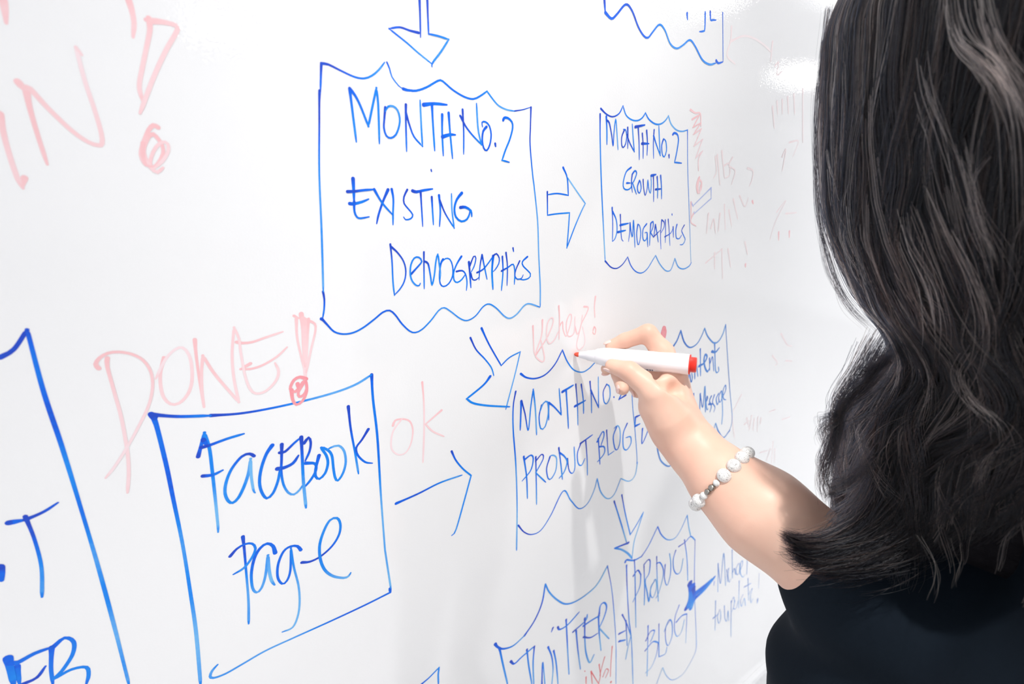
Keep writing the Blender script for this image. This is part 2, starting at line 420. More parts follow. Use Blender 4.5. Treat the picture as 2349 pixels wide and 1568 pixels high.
# ---- DONE!
ink('handwriting', 'Q', '165,430 165,500 220,700 280,920 325,1170 340,1350 330,1530; 95,515 70,480 100,430 170,390 260,380 370,400 460,450 520,540 535,660 505,810 420,990 325,1160 230,1310 150,1410;'
    '630,430 600,540 600,650 625,750 680,805 750,800 820,730 855,630 855,500 830,400 780,345 720,360 640,440 560,600; w=2.6 625,425 632,432; 880,280 890,400 920,620 955,830* 940,700 935,550 945,410* 1050,570 1240,790* 1200,600 1185,400 1200,180* 1240,270 1255,380 1290,570 1330,680 1380,720 1460,700 1540,620 1565,540 1535,470;'
    '1220,300 1270,308 1350,300 1450,265 1600,215; 1335,475 1255,520* 1330,520 1430,490 1550,420 1635,340', 'p', 2.2, label='faded pink word of four capitals above the box on the left')
ink('exclamation_mark', 'Q', '1690,85 1730,105; 1710,110 1715,250 1745,400 1785,560; w=3 1750,70 1765,200 1775,400 1785,600; w=3 1765,110 1770,300 1782,500; w=3 1780,120 1778,300 1785,480; 1810,110 1800,300 1790,500; 1810,125 1860,150 1865,210 1830,360 1790,550', 'p', 1.9, label='filled pink exclamation mark over the left box')
ink('exclamation_dot', 'Q', '1790,600 1740,585 1690,610 1660,680 1700,705 1740,660 1780,610 1795,680 1770,730 1735,745 1725,710 1760,650 1785,615; 1670,690 1680,770 1710,810 1760,780 1795,700 1790,620; 1720,640 1725,680', 'd', 2.4, label='scribbled pink dot touching the box line')

# ---- left box with the word page
box = ink('drawn_box', 'G', 'w=3 65,390 150,400 330,410 600,402; 600,402 850,385 1100,345 1400,280 1700,200 1900,125 2048,35; 2048,35 2060,250 2100,600 2130,1100 2165,1568 @H 2080,450 2125,745; @G w=3 65,390 110,480 200,840 260,1130 350,1568 @H 400,780 450,1130 488,1568; @G w=3.2 70,395 95,430 120,405;'
    '@H w=2.6 2118,745 2120,780* 1900,890 1600,1030 1300,1165 1050,1280 850,1395 700,1480 600,1515 570,1500 590,1450 635,1400', 'b', 2.4, label='tall blue box with two handwritten words, lower left')
ink('lettering', 'G', '488,772 515,670 545,555* 590,700 615,900 640,1130 665,1380 668,1450; w=3 535,620 575,680; 515,690 600,665 750,610 900,565; 530,945 620,935 710,892; 990,765 950,745 880,770 790,880 740,1000 730,1100 760,1170 800,1185 850,1140 900,1040 940,920 960,790* 965,940 985,1070 1000,1095;'
    '1155,668 1100,750 1055,880 1040,1000 1060,1090 1105,1145 1160,1100 1205,990 1225,880; 1240,660 1238,800 1235,900 1255,1020 1300,1095 1350,1110 1400,1070 1425,1030; 1220,735 1270,725 1350,650 1415,595; w=3 1200,880 1260,870 1340,830 1390,760;'
    'w=3 1415,595 1425,800 1435,1000 1458,1230; 1440,650 1480,600 1500,640 1490,720 1450,810; 1455,830 1540,835 1545,900 1500,980 1440,1050; 1575,760 1545,880 1545,950 1580,970 1630,920 1655,830 1640,760 1595,690 1650,710 1690,760 1705,880 1720,960 1745,985 1790,920 1815,820 1800,720 1750,672 1680,690 1650,710;'
    '1838,320 1860,520 1900,740 1930,925; 2018,525 1960,620 1910,690 1925,760 1990,820 2055,830', 'b', 2.5, box)
ink('lettering', 'H', '852,300 865,420 880,600 900,850 902,1050; 742,470 800,405 870,365 930,360 960,400 930,480 860,570 770,625; w=2.8 1130,440 1110,380 1060,360 1000,400 950,490 925,620 935,740 970,780 1010,745 1045,640 1068,460* 1080,600 1100,680 1125,715;'
    '1350,415 1320,382 1260,385 1200,430 1155,540 1152,650 1190,705 1230,680 1260,590 1265,400* 1290,560 1330,720 1340,860 1325,980 1280,1080 1190,1120; w=2.8 1360,522 1430,515 1520,470 1620,380 1680,280 1690,190 1660,140 1600,160 1545,260 1512,380 1520,500 1560,590 1630,640 1720,655 1760,640 1780,610', 'b', 2.4, box)

# ---- far left box
box = ink('drawn_box', 'I', '0,150 60,115 118,30* 190,300 270,540 350,800 430,1070 500,1330 560,1568', 'b', 2.7, label='blue box at the left edge, cut by the frame')
ink('lettering', 'I', 'w=3 38,868 110,855; 110,855 190,820 252,780; 110,840 150,940 180,1060 183,1190; w=4 0,1060 8,1118', 'b', 2.4, box)
ink('lettering', 'I', 'w=4 35,1455 60,1568; w=3.2 40,1475 75,1475 150,1435 225,1408; 75,1490 85,1568; 100,1568 160,1540 198,1490; 225,1408 222,1500 230,1568; 228,1410 280,1368 320,1385 315,1440 270,1510 235,1545 310,1505 375,1495 385,1530 375,1568', 'b', 2.7, box)

# ---- ok, arrows
ink('handwriting', 'J', '125,710 140,675 190,665 240,680 262,740 250,830 215,895 165,912 120,880 112,820 130,740 190,660; 327,410 338,550 340,750 332,965; 460,605 350,700* 400,750 478,785', 'p', 2.0, label='faded pink two-letter word beside the lower left box')
ink('drawn_arrow', 'J', '660,103 700,185 760,250 805,310 822,365; 737,37 790,150 873,295* 930,240 1005,200* 970,350 925,520 905,598; w=2.4 797,370 750,430 635,525* 680,555 780,572 932,580', 'b', 1.9, label='blue outlined arrow pointing down right, below the large box')
ink('drawn_arrow', 'J', 'w=2.6 147,1248 300,1180 450,1105 602,1052; 530,887 560,950 610,1010 665,1055* 620,1220 560,1430 530,1470', 'b', 2.1, label='open blue arrow pointing right beside the lower left box')

# ---- pink cheer above the middle lower box
ink('handwriting', 'K', '163,175 170,330 180,350; 220,140 215,230 180,340 190,370 220,390 232,370 220,300 210,260; 180,350 250,240 285,150 275,125 250,160 245,240 260,280 290,260 315,210; 318,55 322,130 320,255; 322,180 340,150 345,200 365,235 395,130 385,105 365,150 365,210 380,240 410,215 415,120;'
    '415,180 430,225 450,180 460,110; 470,60 495,65 485,100 455,160 440,220 425,290 440,320 470,290 475,250 460,180', 'p', 1.8, label='small pink cursive word above the marker tip')
ink('exclamation_mark', 'K', '538,0 532,60 535,125; 525,200 530,180 540,195 535,225 522,215 528,195', 'p', 1.8, label='small pink exclamation mark above the marker')
box = ink('drawn_box', 'K', '90,462 125,485 180,490 240,465 295,405 340,320* 370,390 410,440 460,452 500,430 530,400 600,330* 640,400 700,440 753,450; 60,568 45,660 45,800 60,1000 68,1250 65,1520; w=1.4 753,450 760,640 775,800 787,960 785,1000;'
    '75,1370 110,1410 155,1425 210,1400 270,1310 345,1165 390,1220 440,1270 490,1240 530,1160 548,1090* 570,1170 610,1210 650,1185 690,1090* 740,1105 775,1070 790,990', 'b', 2.1, label='wavy-edged blue box under the writing hand')
ink('lettering', 'K', 'w=2.4 93,625 87,800; 95,625 115,700 135,800 150,660 165,555* 178,680 185,828; 215,650 200,720 210,790 235,780 255,700 250,630 225,640 205,690; 258,635 258,740; 258,635 290,660 333,708* 320,550; w=3 340,570 405,530; 362,560 370,680 376,790;'
    '420,525 430,650 433,770; 453,525 465,620 467,700; w=3 415,657 478,622; 505,508 513,600 515,697; 510,560 557,665* 555,480; 605,525 585,570 590,630 607,640 625,600 622,540 605,525; 648,600 650,605; w=2.6 720,590 680,615; 680,615 700,560 690,530', 'b', 2.1, box)
ink('lettering', 'K', '108,958 125,1080 130,1210; 115,975 150,950 165,970 150,1040 98,1105; 180,960 183,1100 185,1245; 180,985 215,945 225,970 180,1055* 240,1112; 265,960 245,1030 255,1090 275,1088 300,1040 305,970 285,950 265,955; 318,905 330,1000 340,1095; 322,935 350,955 368,990 350,1050 320,1088;'
    '370,970 380,1040 400,1058 415,1020 410,900; 450,880 430,940 435,1000 455,1010 475,970; w=3 448,880 520,828; 480,865 488,970 490,1070; 555,850 560,920 565,1005; 548,870 580,810 590,830 570,895; 560,900 590,900 590,940 550,990; 605,800 610,880 615,950* 650,925; 665,780 645,840 655,910 670,915 685,870 685,800 670,772 650,790;'
    '728,760 705,820 705,900 725,918 750,880 748,840 720,845', 'b', 2.2, box)
ink('drawn_arrow', 'K', 'w=3 778,722 805,710; w=3 776,776 805,762; 778,722 775,776; 820,790 818,880 860,760 820,640', 'b', 2.2, label='blue arrow half hidden behind the hand')

# ---- lower middle box
box = ink('drawn_box', 'L', 'w=3.2 55,1245 75,1270 120,1285 200,1260 290,1180; 290,1180 370,1060 430,920 458,765* 490,830 550,890 620,925 700,905 800,840 880,760 957,620; 90,1280 120,1420 155,1568; w=1.7 957,620 990,800 1010,1000 1025,1250 1025,1568', 'b', 2.7, label='blue box with scalloped top at the bottom edge')
ink('lettering', 'L', 'w=3.4 180,1385 210,1405 270,1350 370,1265; 310,1290 325,1420 350,1568; 370,1265 360,1400 365,1568; 430,1568 437,1395 455,1568; 480,1270 510,1350 520,1450 510,1568; 525,1300 545,1400 560,1568; 520,1115 507,1150; w=3 558,1110 575,1130 640,1090 730,990; 625,1050 635,1250 648,1490;'
    'w=3 680,1150 780,1060 795,1010; 705,1140 720,1300 740,1450; w=3 775,1040 775,1200 785,1320 815,1395 850,1330; w=3.2 765,1100 840,1050 895,1020; w=3.2 765,1190 820,1195 880,1160; w=3 885,1020 890,1150 905,1300; w=3 890,1010 900,940 930,915 950,950 930,1030 890,1120* 970,1205', 'b', 2.5, box)
ink('handwriting', 'L', '785,1510 785,1568; 775,1463 777,1468; 825,1465 835,1568; 825,1465 870,1540 890,1568; 890,1410 900,1500 885,1568; 935,1350 915,1420 895,1500; 920,1510 945,1450 965,1460 940,1520; 995,1265 985,1400 980,1510; w=3.5 985,1550 987,1556', 'r', 1.9, label='small red letters at the bottom edge')
ink('drawn_arrow', 'L', 'w=3.6 1050,1165 1100,1140; w=3.6 1050,1225 1100,1215; 1075,1010 1110,1080 1145,1180* 1120,1280 1103,1370; 1105,1060 1115,1260', 'b', 2.4, label='small blue double arrow between the two bottom boxes')

# ---- lower right box
ink('drawn_arrow', 'M', '30,100 80,260 130,430; 92,50 120,200 160,370* 210,290 265,190* 220,330 190,430 175,550; w=3.6 145,435 35,478* 90,490 140,520 175,560', 'b', 2.2, label='narrow blue arrow pointing down to the lower right box')
box = ink('drawn_box', 'M', 'w=3 120,590 130,572 190,575 250,545; 250,545 300,470 350,370 380,305* 410,370 460,410 520,395 570,320 617,213* 630,310 645,380; 130,615 135,800 150,1050 170,1230 182,1568; w=1.6 680,410 675,700 680,950 690,1200 685,1300 640,1400 580,1490 500,1535 450,1500 420,1435* 370,1568', 'b', 2.3, label='tall narrow blue box left of the thick arrow')
ink('lettering', 'M', '193,570 198,700 205,1115; w=3 185,700 220,655 245,690; 245,690 235,790 180,910; 270,620 275,800 272,935; w=2.7 270,610 305,570 320,590 310,680 280,740 295,830 310,905 325,800 355,740; 355,740 325,790 325,860 345,870 370,800 365,730 350,735; 372,545 375,700 385,905; 372,600 400,595 425,650 420,720 390,830 365,880;'
    '440,610 435,720 455,775 480,700 485,600 475,520; 525,495 505,570 510,650 535,685 565,660 585,560; 595,410 615,560 622,740; w=3 550,465 600,430 645,385 680,412', 'b', 2.2, box)
ink('lettering', 'M', '303,1100 300,1250 295,1505; w=3.2 285,1220 320,1150 355,1140 335,1200 320,1230; w=3.4 280,1300 340,1230 385,1235; 385,1235 370,1330 330,1430 280,1480; 390,1085 390,1350* 440,1325 455,1270; 480,1055 445,1120 445,1220 465,1258 495,1180 495,1080 470,1055 430,1150;'
    '553,935 520,1030 515,1130 535,1185 570,1150 595,1050; w=3.6 530,1070 575,1020 615,1005; w=1.6 615,1005 605,1240', 'b', 2.3, box)
ink('drawn_arrow', 'M', 'w=14 655,862 750,790 820,728; w=10 680,880 760,805 838,708; w=12 638,760 645,850 625,955; w=14 655,790 662,860 645,965; w=10 668,800 672,870 650,965; w=12 614,955 640,880 655,800; w=1.6 835,745 830,780', 'b', 6, label='thick filled blue arrow pointing left')
ink('handwriting', 'M', '865,600 863,830; 865,610 885,760 910,520 925,780; 935,650 940,750; 950,640 945,700 955,750 970,720; 978,490 980,720; 980,680 995,640 1005,690; 1030,600 1010,640 1015,690 1035,670 1040,600 1040,690; 1045,650 1060,610 1060,580 1045,600 1045,680 1065,710 1080,690; 1100,560 1095,690;'
    '845,900 840,1140; w=3.2 825,1040 870,1005; 880,970 860,1020 870,1080 885,1050 885,980; 915,940 920,1040 935,1060 945,980 950,1060; 970,900 968,1190; 970,920 990,870 995,930 975,990; 1000,900 990,960 1010,960 1025,900; 1035,740 1030,960; 1065,850 1045,900 1055,945 1075,880 1085,940;'
    '1105,720 1110,900; w=3.2 1075,790 1130,760; 1110,850 1140,800 1125,860 1130,915 1145,880; w=4 1183,885 1180,920; w=1 1195,680 1190,800', 'c', 2.1, label='small blue note in cursive under the forearm')

# ---- box behind the hand
box = ink('drawn_box', 'N', '225,270 260,215 290,135* 320,230 365,272 420,245 460,180 485,115* 510,180 560,235 600,220 635,160 657,85; w=1.4 657,85 670,300 690,600 710,850 690,950; 690,950 640,1008 600,960 575,890* 550,985; 100,1090 107,1135 130,1200 185,1242 225,1215 300,1100', 'c', 2.3, label='blue box partly hidden behind hand and marker')
ink('lettering', 'N', '320,500 325,555 350,540 355,490; 360,470 375,555 385,520 380,480; 405,380 405,530; 405,420 415,380 430,510; 450,285 452,505; w=3 440,425 480,400 505,350 490,330 480,380 490,440 510,470 525,440; 525,360 527,460; 530,400 550,350 560,465; 567,235 575,460 600,465 598,430; w=3 545,305 575,310 605,275', 'c', 2.1, box)
ink('lettering', 'N', '372,740 378,800; 355,735 360,755; 395,650 400,820; w=3 400,820 430,795; 450,650 445,790; 450,660 470,760 488,590 492,800; 495,720 510,690 505,670 497,720 505,780 515,770; 540,670 525,710 540,750 528,800; w=3 520,735 550,735; 565,660 550,720 570,760 560,800; 600,650 580,690 590,740 605,700;'
    '620,630 600,680 610,720 625,690 625,630 632,800 625,900; 630,680 658,620 655,580 635,630 640,690 660,700', 'c', 2.1, box)
ink('exclamation_dot', 'N', '150,110 135,165 155,200 168,140 150,110 145,170 160,190; 158,115 152,180', 'd', 3.6, label='small red scribble just above the marker cap')
ink('wiped_mark', 'N', '785,660 740,750 705,820; 710,830 715,900 730,1010; 810,900 850,870; 830,850 850,930; 870,830 850,950; 890,860 880,950; 920,840 915,960; 945,850 940,900; 940,1130 1000,1115; 1020,1100 990,1200; 1045,1040 1030,1240; 1060,1100 1055,1210; 1120,860 1185,840;'
    '1040,340 1080,400 1060,420; 1110,160 1160,250 1200,260; 1150,380 1200,385; 1060,780 1010,800', 'f', 2.6, split=True)
ink('drawn_box', 'O', '680,1159 800,1060 900,960 995,860* 980,1000 985,1159', 'b', 2.6, label='corner of a blue box peeking in at the bottom edge')

# ================================================================ the woman
M_skin = material('light_warm_skin', (0.86, 0.56, 0.44), 0.45, 0.35)
M_skin.node_tree.nodes['Principled BSDF'].inputs['Subsurface Weight'].default_value = 0.07
M_skin.node_tree.nodes['Principled BSDF'].inputs['Subsurface Radius'].default_value = (1.0, 0.35, 0.2)
M_skin.node_tree.nodes['Principled BSDF'].inputs['Subsurface Scale'].default_value = 0.006
noise_color(M_skin, 22, [(0.30, (0.78, 0.46, 0.35)), (0.55, (0.82, 0.52, 0.40)), (0.8, (0.85, 0.57, 0.45))])
noise_bump(M_skin, 900, 0.10, 0.0004)
M_nail = material('fingernail', (0.90, 0.62, 0.56), 0.25, 0.5)
M_shirt = material('black_cotton_jersey', (0.0045, 0.0085, 0.0145), 0.85, 0.12)
noise_bump(M_shirt, 1400, 0.25, 0.0005)
M_trouser = material('dark_denim', (0.02, 0.025, 0.04), 0.85)
noise_bump(M_trouser, 700, 0.2, 0.0005)
M_shoe = material('black_leather', (0.02, 0.02, 0.02), 0.35)
M_under = material('dark_inner_hair', (0.007, 0.006, 0.008), 0.7, 0.1)
noise_bump(M_under, 160, 0.6, 0.004)
M_eye = material('eye_white', (0.8, 0.8, 0.8), 0.1)
M_iris = material('brown_iris', (0.05, 0.025, 0.015), 0.1)


class Field:
    """distance field sampled on a grid; rounded tapering limbs blended into one skin (surface nets)"""
    def __init__(self, lo, hi, h):
        self.lo = np.array(lo, float); self.h = h
        n = np.ceil((np.array(hi) - self.lo) / h).astype(int) + 1
        self.n = n
        g = [self.lo[i] + h * np.arange(n[i]) for i in range(3)]
        self.g = g
        self.D = np.full(n, 1.0, np.float32)

    def region(self, lo, hi):
        a = np.maximum(((np.array(lo) - self.lo) / self.h).astype(int), 0)
        b = np.minimum(((np.array(hi) - self.lo) / self.h).astype(int) + 2, self.n)
        return tuple(slice(int(x), int(y)) for x, y in zip(a, b))

    def blend(self, sl, d, k):
        A = self.D[sl]
        if k <= 0: self.D[sl] = np.minimum(A, d)
        else:
            hh = np.clip(0.5 + 0.5 * (A - d) / k, 0, 1)
            self.D[sl] = A * (1 - hh) + d * hh - k * hh * (1 - hh)

    def bone(self, a, b, r1, r2, k=0.004):
        a, b = np.array(a, float), np.array(b, float)
        m = max(r1, r2) + max(0.03, 2 * k)
        sl = self.region(np.minimum(a, b) - m, np.maximum(a, b) + m)
        X, Y, Z = np.meshgrid(*[self.g[i][sl[i]] for i in range(3)], indexing='ij', sparse=True)
        ba = b - a; L2 = max(ba.dot(ba), 1e-12)
        t = np.clip(((X - a[0]) * ba[0] + (Y - a[1]) * ba[1] + (Z - a[2]) * ba[2]) / L2, 0, 1)
        d = np.sqrt((X - a[0] - t * ba[0]) ** 2 + (Y - a[1] - t * ba[1]) ** 2 + (Z - a[2] - t * ba[2]) ** 2) - (r1 + (r2 - r1) * t)
        self.blend(sl, d.astype(np.float32), k)

    def ball(self, c, r, k=0.004, rot=None):
        c = np.array(c, float); r = np.array(r, float) * np.ones(3)
        m = r.max() + max(0.03, 2 * k)
        sl = self.region(c - m, c + m)
        X, Y, Z = np.meshgrid(*[self.g[i][sl[i]] for i in range(3)], indexing='ij')
        P = np.stack([X - c[0], Y - c[1], Z - c[2]], -1)
        if rot is not None: P = P @ np.array(rot).T
        q = P / r
        k0 = np.linalg.norm(q, axis=-1); k1 = np.linalg.norm(q / r, axis=-1)
        d = k0 * (k0 - 1) / np.maximum(k1, 1e-6)
        self.blend(sl, d.astype(np.float32), k)

    def carve(self, c, r, k=0.006):
        c = np.array(c, float); m = r + 2 * k + .005
        sl = self.region(c - m, c + m)
        X, Y, Z = np.meshgrid(*[self.g[i][sl[i]] for i in range(3)], indexing='ij', sparse=True)
        d = r - np.sqrt((X - c[0]) ** 2 + (Y - c[1]) ** 2 + (Z - c[2]) ** 2)
        A = self.D[sl]; hh = np.clip(0.5 - 0.5 * (A - d) / k, 0, 1)
        self.D[sl] = (A * (1 - hh) + d * hh + k * hh * (1 - hh)).astype(np.float32)

    def mesh(self):
        D = self.D; h = self.h
        nx, ny, nz = D.shape
        ins = D < 0
        c = [ins[i:nx - 1 + i, j:ny - 1 + j, k:nz - 1 + k] for i in (0, 1) for j in (0, 1) for k in (0, 1)]
        s = sum(x.astype(np.int8) for x in c)
        act = (s > 0) & (s < 8)
        idx = np.full(act.shape, -1, np.int64)
        cells = np.argwhere(act)
        idx[act] = np.arange(len(cells))
        acc = np.zeros((len(cells), 3)); cnt = np.zeros(len(cells))
        ci, cj, ck = cells.T
        corners = [(i, j, k) for i in (0, 1) for j in (0, 1) for k in (0, 1)]
        for a in range(8):
            for b in range(a + 1, 8):
                A, B = corners[a], corners[b]
                if sum(abs(A[q] - B[q]) for q in range(3)) != 1: continue
                da = D[ci + A[0], cj + A[1], ck + A[2]]; db = D[ci + B[0], cj + B[1], ck + B[2]]
                msk = (da < 0) != (db < 0)
                t = np.where(msk, da / np.where(msk, da - db, 1), 0)
                for q in range(3): acc[:, q] += np.where(msk, A[q] + t * (B[q] - A[q]), 0)
                cnt += msk
        V = self.lo + (cells + acc / cnt[:, None]) * h
        quads = []
        for ax in range(3):
            sa = [slice(None)] * 3; sb = [slice(None)] * 3
            sa[ax] = slice(0, -1); sb[ax] = slice(1, None)
            e = ins[tuple(sa)] != ins[tuple(sb)]
            P = np.argwhere(e)
            u, v = (ax + 1) % 3, (ax + 2) % 3
            ok = (P[:, u] > 0) & (P[:, v] > 0) & (P[:, u] < D.shape[u] - 1) & (P[:, v] < D.shape[v] - 1)
            P = P[ok]
            def cell(du, dv):
                Q = P.copy(); Q[:, u] -= du; Q[:, v] -= dv
                return idx[Q[:, 0], Q[:, 1], Q[:, 2]]
            q = np.stack([cell(1, 1), cell(0, 1), cell(0, 0), cell(1, 0)], 1)
            flip = ~ins[P[:, 0], P[:, 1], P[:, 2]]
            q[flip] = q[flip][:, ::-1]
            quads.append(q)
        return V, np.concatenate(quads)


def fast_mesh(name, V, Q, mat, parent=None):
    me = bpy.data.meshes.new(name)
    me.vertices.add(len(V)); me.vertices.foreach_set('co', np.asarray(V, np.float32).ravel())
    me.loops.add(len(Q) * 4); me.loops.foreach_set('vertex_index', Q.astype(np.int32).ravel())
    me.polygons.add(len(Q)); me.polygons.foreach_set('loop_start', np.arange(0, len(Q) * 4, 4, dtype=np.int32))
    me.polygons.foreach_set('loop_total', np.full(len(Q), 4, np.int32))
    me.polygons.foreach_set('use_smooth', np.ones(len(Q), bool))
    me.update(calc_edges=True); me.validate()
    me.materials.append(mat)
    o = bpy.data.objects.new(name, me); COL.objects.link(o)
    if parent:
        o.parent = parent; o.matrix_parent_inverse = parent.matrix_world.inverted()
    return o


def relax(V, Q, it=4, f=0.5):
    e = np.concatenate([Q[:, [0, 1]], Q[:, [1, 2]], Q[:, [2, 3]], Q[:, [3, 0]]])
    n = len(V); cnt = np.bincount(e[:, 0], minlength=n) + np.bincount(e[:, 1], minlength=n)
    for i in range(it):
        for ff in (f, -f * 1.03):
            A = np.stack([np.bincount(e[:, 0], V[e[:, 1], q], n) + np.bincount(e[:, 1], V[e[:, 0], q], n) for q in range(3)], 1)
            V = V + ff * (A / np.maximum(cnt, 1)[:, None] - V)
    return V


person = empty('person', (0.46, -0.43, FLOOR))
tag(person, 'woman with long dark wavy hair in a black top writing on the board', 'person')

# ---- joints of the writing (right) arm
WR = at(1560, 985, .466)
ELB = np.array([0.425, -0.292, 1.155])
SHO = np.array([0.62, -0.375, 1.275])
MK_T = on_board(1317, 812, 0.0008)
MK_C = at(1598, 837, .462)

# marker sizes are needed by the grip
mk_ax = (MK_C - MK_T); MK_L = np.linalg.norm(mk_ax); mk_ax /= MK_L

hand = Field(np.min([WR, ELB, MK_T, MK_C], 0) - 0.085, np.max([WR, ELB, MK_T, MK_C], 0) + 0.075, 0.00125)
B = hand.bone
# forearm
ta = ELB - WR
fa1 = at(1585, 1015, .458); fa2 = at(1655, 1098, .435); fa3 = at(1745, 1172, .412)
B(WR, fa1, .0215, .0235, .012); B(fa1, fa2, .0235, .0300, .012); B(fa2, fa3, .0300, .0375, .014); B(fa3, ELB, .0375, .0425, .02)
B(at(1538, 985, .468), at(1590, 1040, .458), .0195, .022, .014)
# palm
P_in = at(1545, 858, .486); P_mi = at(1552, 880, .497); P_ri = at(1556, 895, .508); P_li = at(1556, 915, .516)
for p, r in ((P_in, .0115), (P_mi, .0120), (P_ri, .0120), (P_li, .0115)):
    B(WR, p, .0175, r, .012)
# index finger: over the far side of the barrel
i1 = at(1486, 764, .489); i2 = at(1434, 781, .499); i3 = at(1402, 793, .504)
B(P_in, at(1520, 808, .486), .0125, .0115, .008); B(at(1520, 808, .486), i1, .0115, .0096, .005); B(i1, i2, .0095, .0084, .004); B(i2, i3, .0082, .0066, .003)
# middle finger: under the barrel, bent
m1 = at(1482, 828, .519); m2 = at(1440, 820, .526); m3 = at(1391, 846, .513)
B(P_mi, m1, .0120, .0100, .006); B(m1, m2, .0098, .0086, .003); B(m2, m3, .0084, .0062, .003)
# ring finger, curled, its tip showing under the thumb
r1 = at(1478, 850, .528); r2 = at(1420, 858, .516); r3 = at(1428, 891, .500)
B(P_ri, r1, .0118, .0098, .006); B(r1, r2, .0095, .0084, .003); B(r2, r3, .0086, .0072, .003)
# little finger, curled behind
l1 = at(1490, 875, .533); l2 = at(1452, 882, .527); l3 = at(1462, 900, .512)
B(P_li, l1, .0105, .0086, .006); B(l1, l2, .0084, .0074, .003); B(l2, l3, .0074, .0062, .003)
# thumb: nearest the camera, pressing the barrel from below
t0 = at(1536, 955, .455); t1 = at(1506, 902, .452); t2 = at(1444, 852, .462); t3 = at(1404, 839, .476)
B(t0, t1, .0200, .0150, .012); B(t1, t2, .0138, .0104, .005); B(t2, t3, .0102, .0074, .003)
B(t1, P_in, .0085, .0085, .008)           # web of skin between thumb and index
B(at(1500, 935, .462), at(1545, 985, .462), .0150, .0185, .012)
hand.carve(at(1533, 872, .450), .0140, .006); hand.carve(at(1553, 893, .458), .009, .006)
Vh, Qh = hand.mesh(); Vh = relax(Vh, Qh, 3)

# ---- the rest of the body, same skin
HC = np.array([0.452, -0.268, 1.545])      # centre of the head
NB = np.array([0.465, -0.385, 1.325])
LSH = np.array([0.30, -0.47, 1.275]); LEL = np.array([0.27, -0.52, 1.00]); LWR = np.array([0.27, -0.44, 0.79])
body = Field((0.14, -0.72, -0.08), (0.80, -0.10, 1.72), 0.0055)
B = body.bone
B(SHO, ELB, .047, .041, .02); B(ELB, ELB + (WR - ELB) * .12, .040, .038, .01)
B(NB + (0, .01, -.02), HC + (0, -.03, -.06), .056, .052, .03)
body.ball(HC + (0, -.01, .02), (.072, .092, .095), .02)
body.ball(HC + (0, .045, -.035), (.052, .045, .062), .025)       # jaw
B(HC + (0, .084, .01), HC + (0, .103, -.025), .006, .011, .01)    # nose
body.ball(HC + (-.077, -.005, -.01), (.008, .018, .030), .006); body.ball(HC + (.077, -.005, -.01), (.008, .018, .030), .006)
body.ball(HC + (0, .082, -.052), (.024, .012, .007), .006)       # lips
B(LSH, NB + (0, -.01, -.01), .050, .050, .04); B(SHO, NB + (0, -.01, -.01), .050, .050, .04)
CH = np.array([0.46, -0.44, 1.14]); WA = np.array([0.46, -0.47, 0.98]); PE = np.array([0.46, -0.47, 0.86])
body.ball(CH, (.145, .095, .15), .05); body.ball(WA, (.120, .085, .14), .05); body.ball(PE, (.165, .110, .13), .05)
B(LSH, LEL, .045, .038, .02); B(LEL, LWR, .038, .026, .01); B(LWR, LWR + (0.005, .02, -.08), .027, .024, .01)
for k in range(4):
    f0 = LWR + (-.006 + .004 * k, .044 - .019 * k, -.085); B(f0, f0 + (.004, .004, -.04), .009, .0085, .004); B(f0 + (.004, .004, -.04), f0 + (.014, .008, -.074 + .006 * abs(k - 1.3)), .0085, .007, .004)
B(LWR + (0, .03, -.03), LWR + (.012, .062, -.065), .012, .009, .006)
for sx in (-1, 1):
    B(PE + (.075 * sx, 0, -.03), (0.46 + .08 * sx, -.46, .47), .085, .052, .03); B((0.46 + .08 * sx, -.46, .47), (0.46 + .085 * sx, -.50, .01), .053, .035, .01)
    B((0.46 + .085 * sx, -.50, -.035), (0.46 + .10 * sx, -.34, -.05), .034, .026, .015)
Vb, Qb = body.mesh(); Vb = relax(Vb, Qb, 3)
V = np.concatenate([Vh, Vb]); Q = np.concatenate([Qh, Qb + len(Vh)])
fast_mesh('body', V, Q, M_skin, person)

# eyes and nails
for sx in (-1, 1):
    bm = bmesh.new(); bmesh.ops.create_uvsphere(bm, u_segments=16, v_segments=10, radius=.0125)
    bmesh.ops.translate(bm, verts=bm.verts, vec=Vector(HC + (.031 * sx, .070, .005)))
    ey = from_bm('eye', bm, M_eye, person, True)
    bm = bmesh.new(); bmesh.ops.create_uvsphere(bm, u_segments=12, v_segments=8, radius=.0065)
    bmesh.ops.translate(bm, verts=bm.verts, vec=Vector(HC + (.031 * sx, .0772, .005)))
    from_bm('iris', bm, M_iris, ey, True)


def nail(tip, prev, out, r, s=1.0):
    ax = np.array(tip) - np.array(prev); ax /= np.linalg.norm(ax)
    o_ = np.array(out, float); o_ -= ax * ax.dot(o_); o_ /= np.linalg.norm(o_)
    sd = np.cross(ax, o_)
    bm = bmesh.new(); bmesh.ops.create_uvsphere(bm, u_segments=14, v_segments=8, radius=1.0)
    c = np.array(tip) + o_ * (r * 0.80) + ax * r * .15
    for v in bm.verts:
        q = np.array(v.co)
        v.co = Vector(c + ax * q[0] * .0062 * s + sd * q[1] * .0046 * s + o_ * q[2] * .0016)
    from_bm('fingernail', bm, M_nail, person, True)


up = np.array([0, 0, 1.]); tocam = (CAM - np.array(t3)); tocam /= np.linalg.norm(tocam)
nail(i3, i2, up, .0066); nail(t3, t2, tocam * .6 - up * .9, .0074, 1.15)
nail(r3, r2, R @ np.array([-1., .3, -.6]), .0072); nail(m3, m2, R @ np.array([-.5, .9, 0]), .0062); nail(l3, l2, R @ np.array([-1., .2, 0]), .0062, .8)

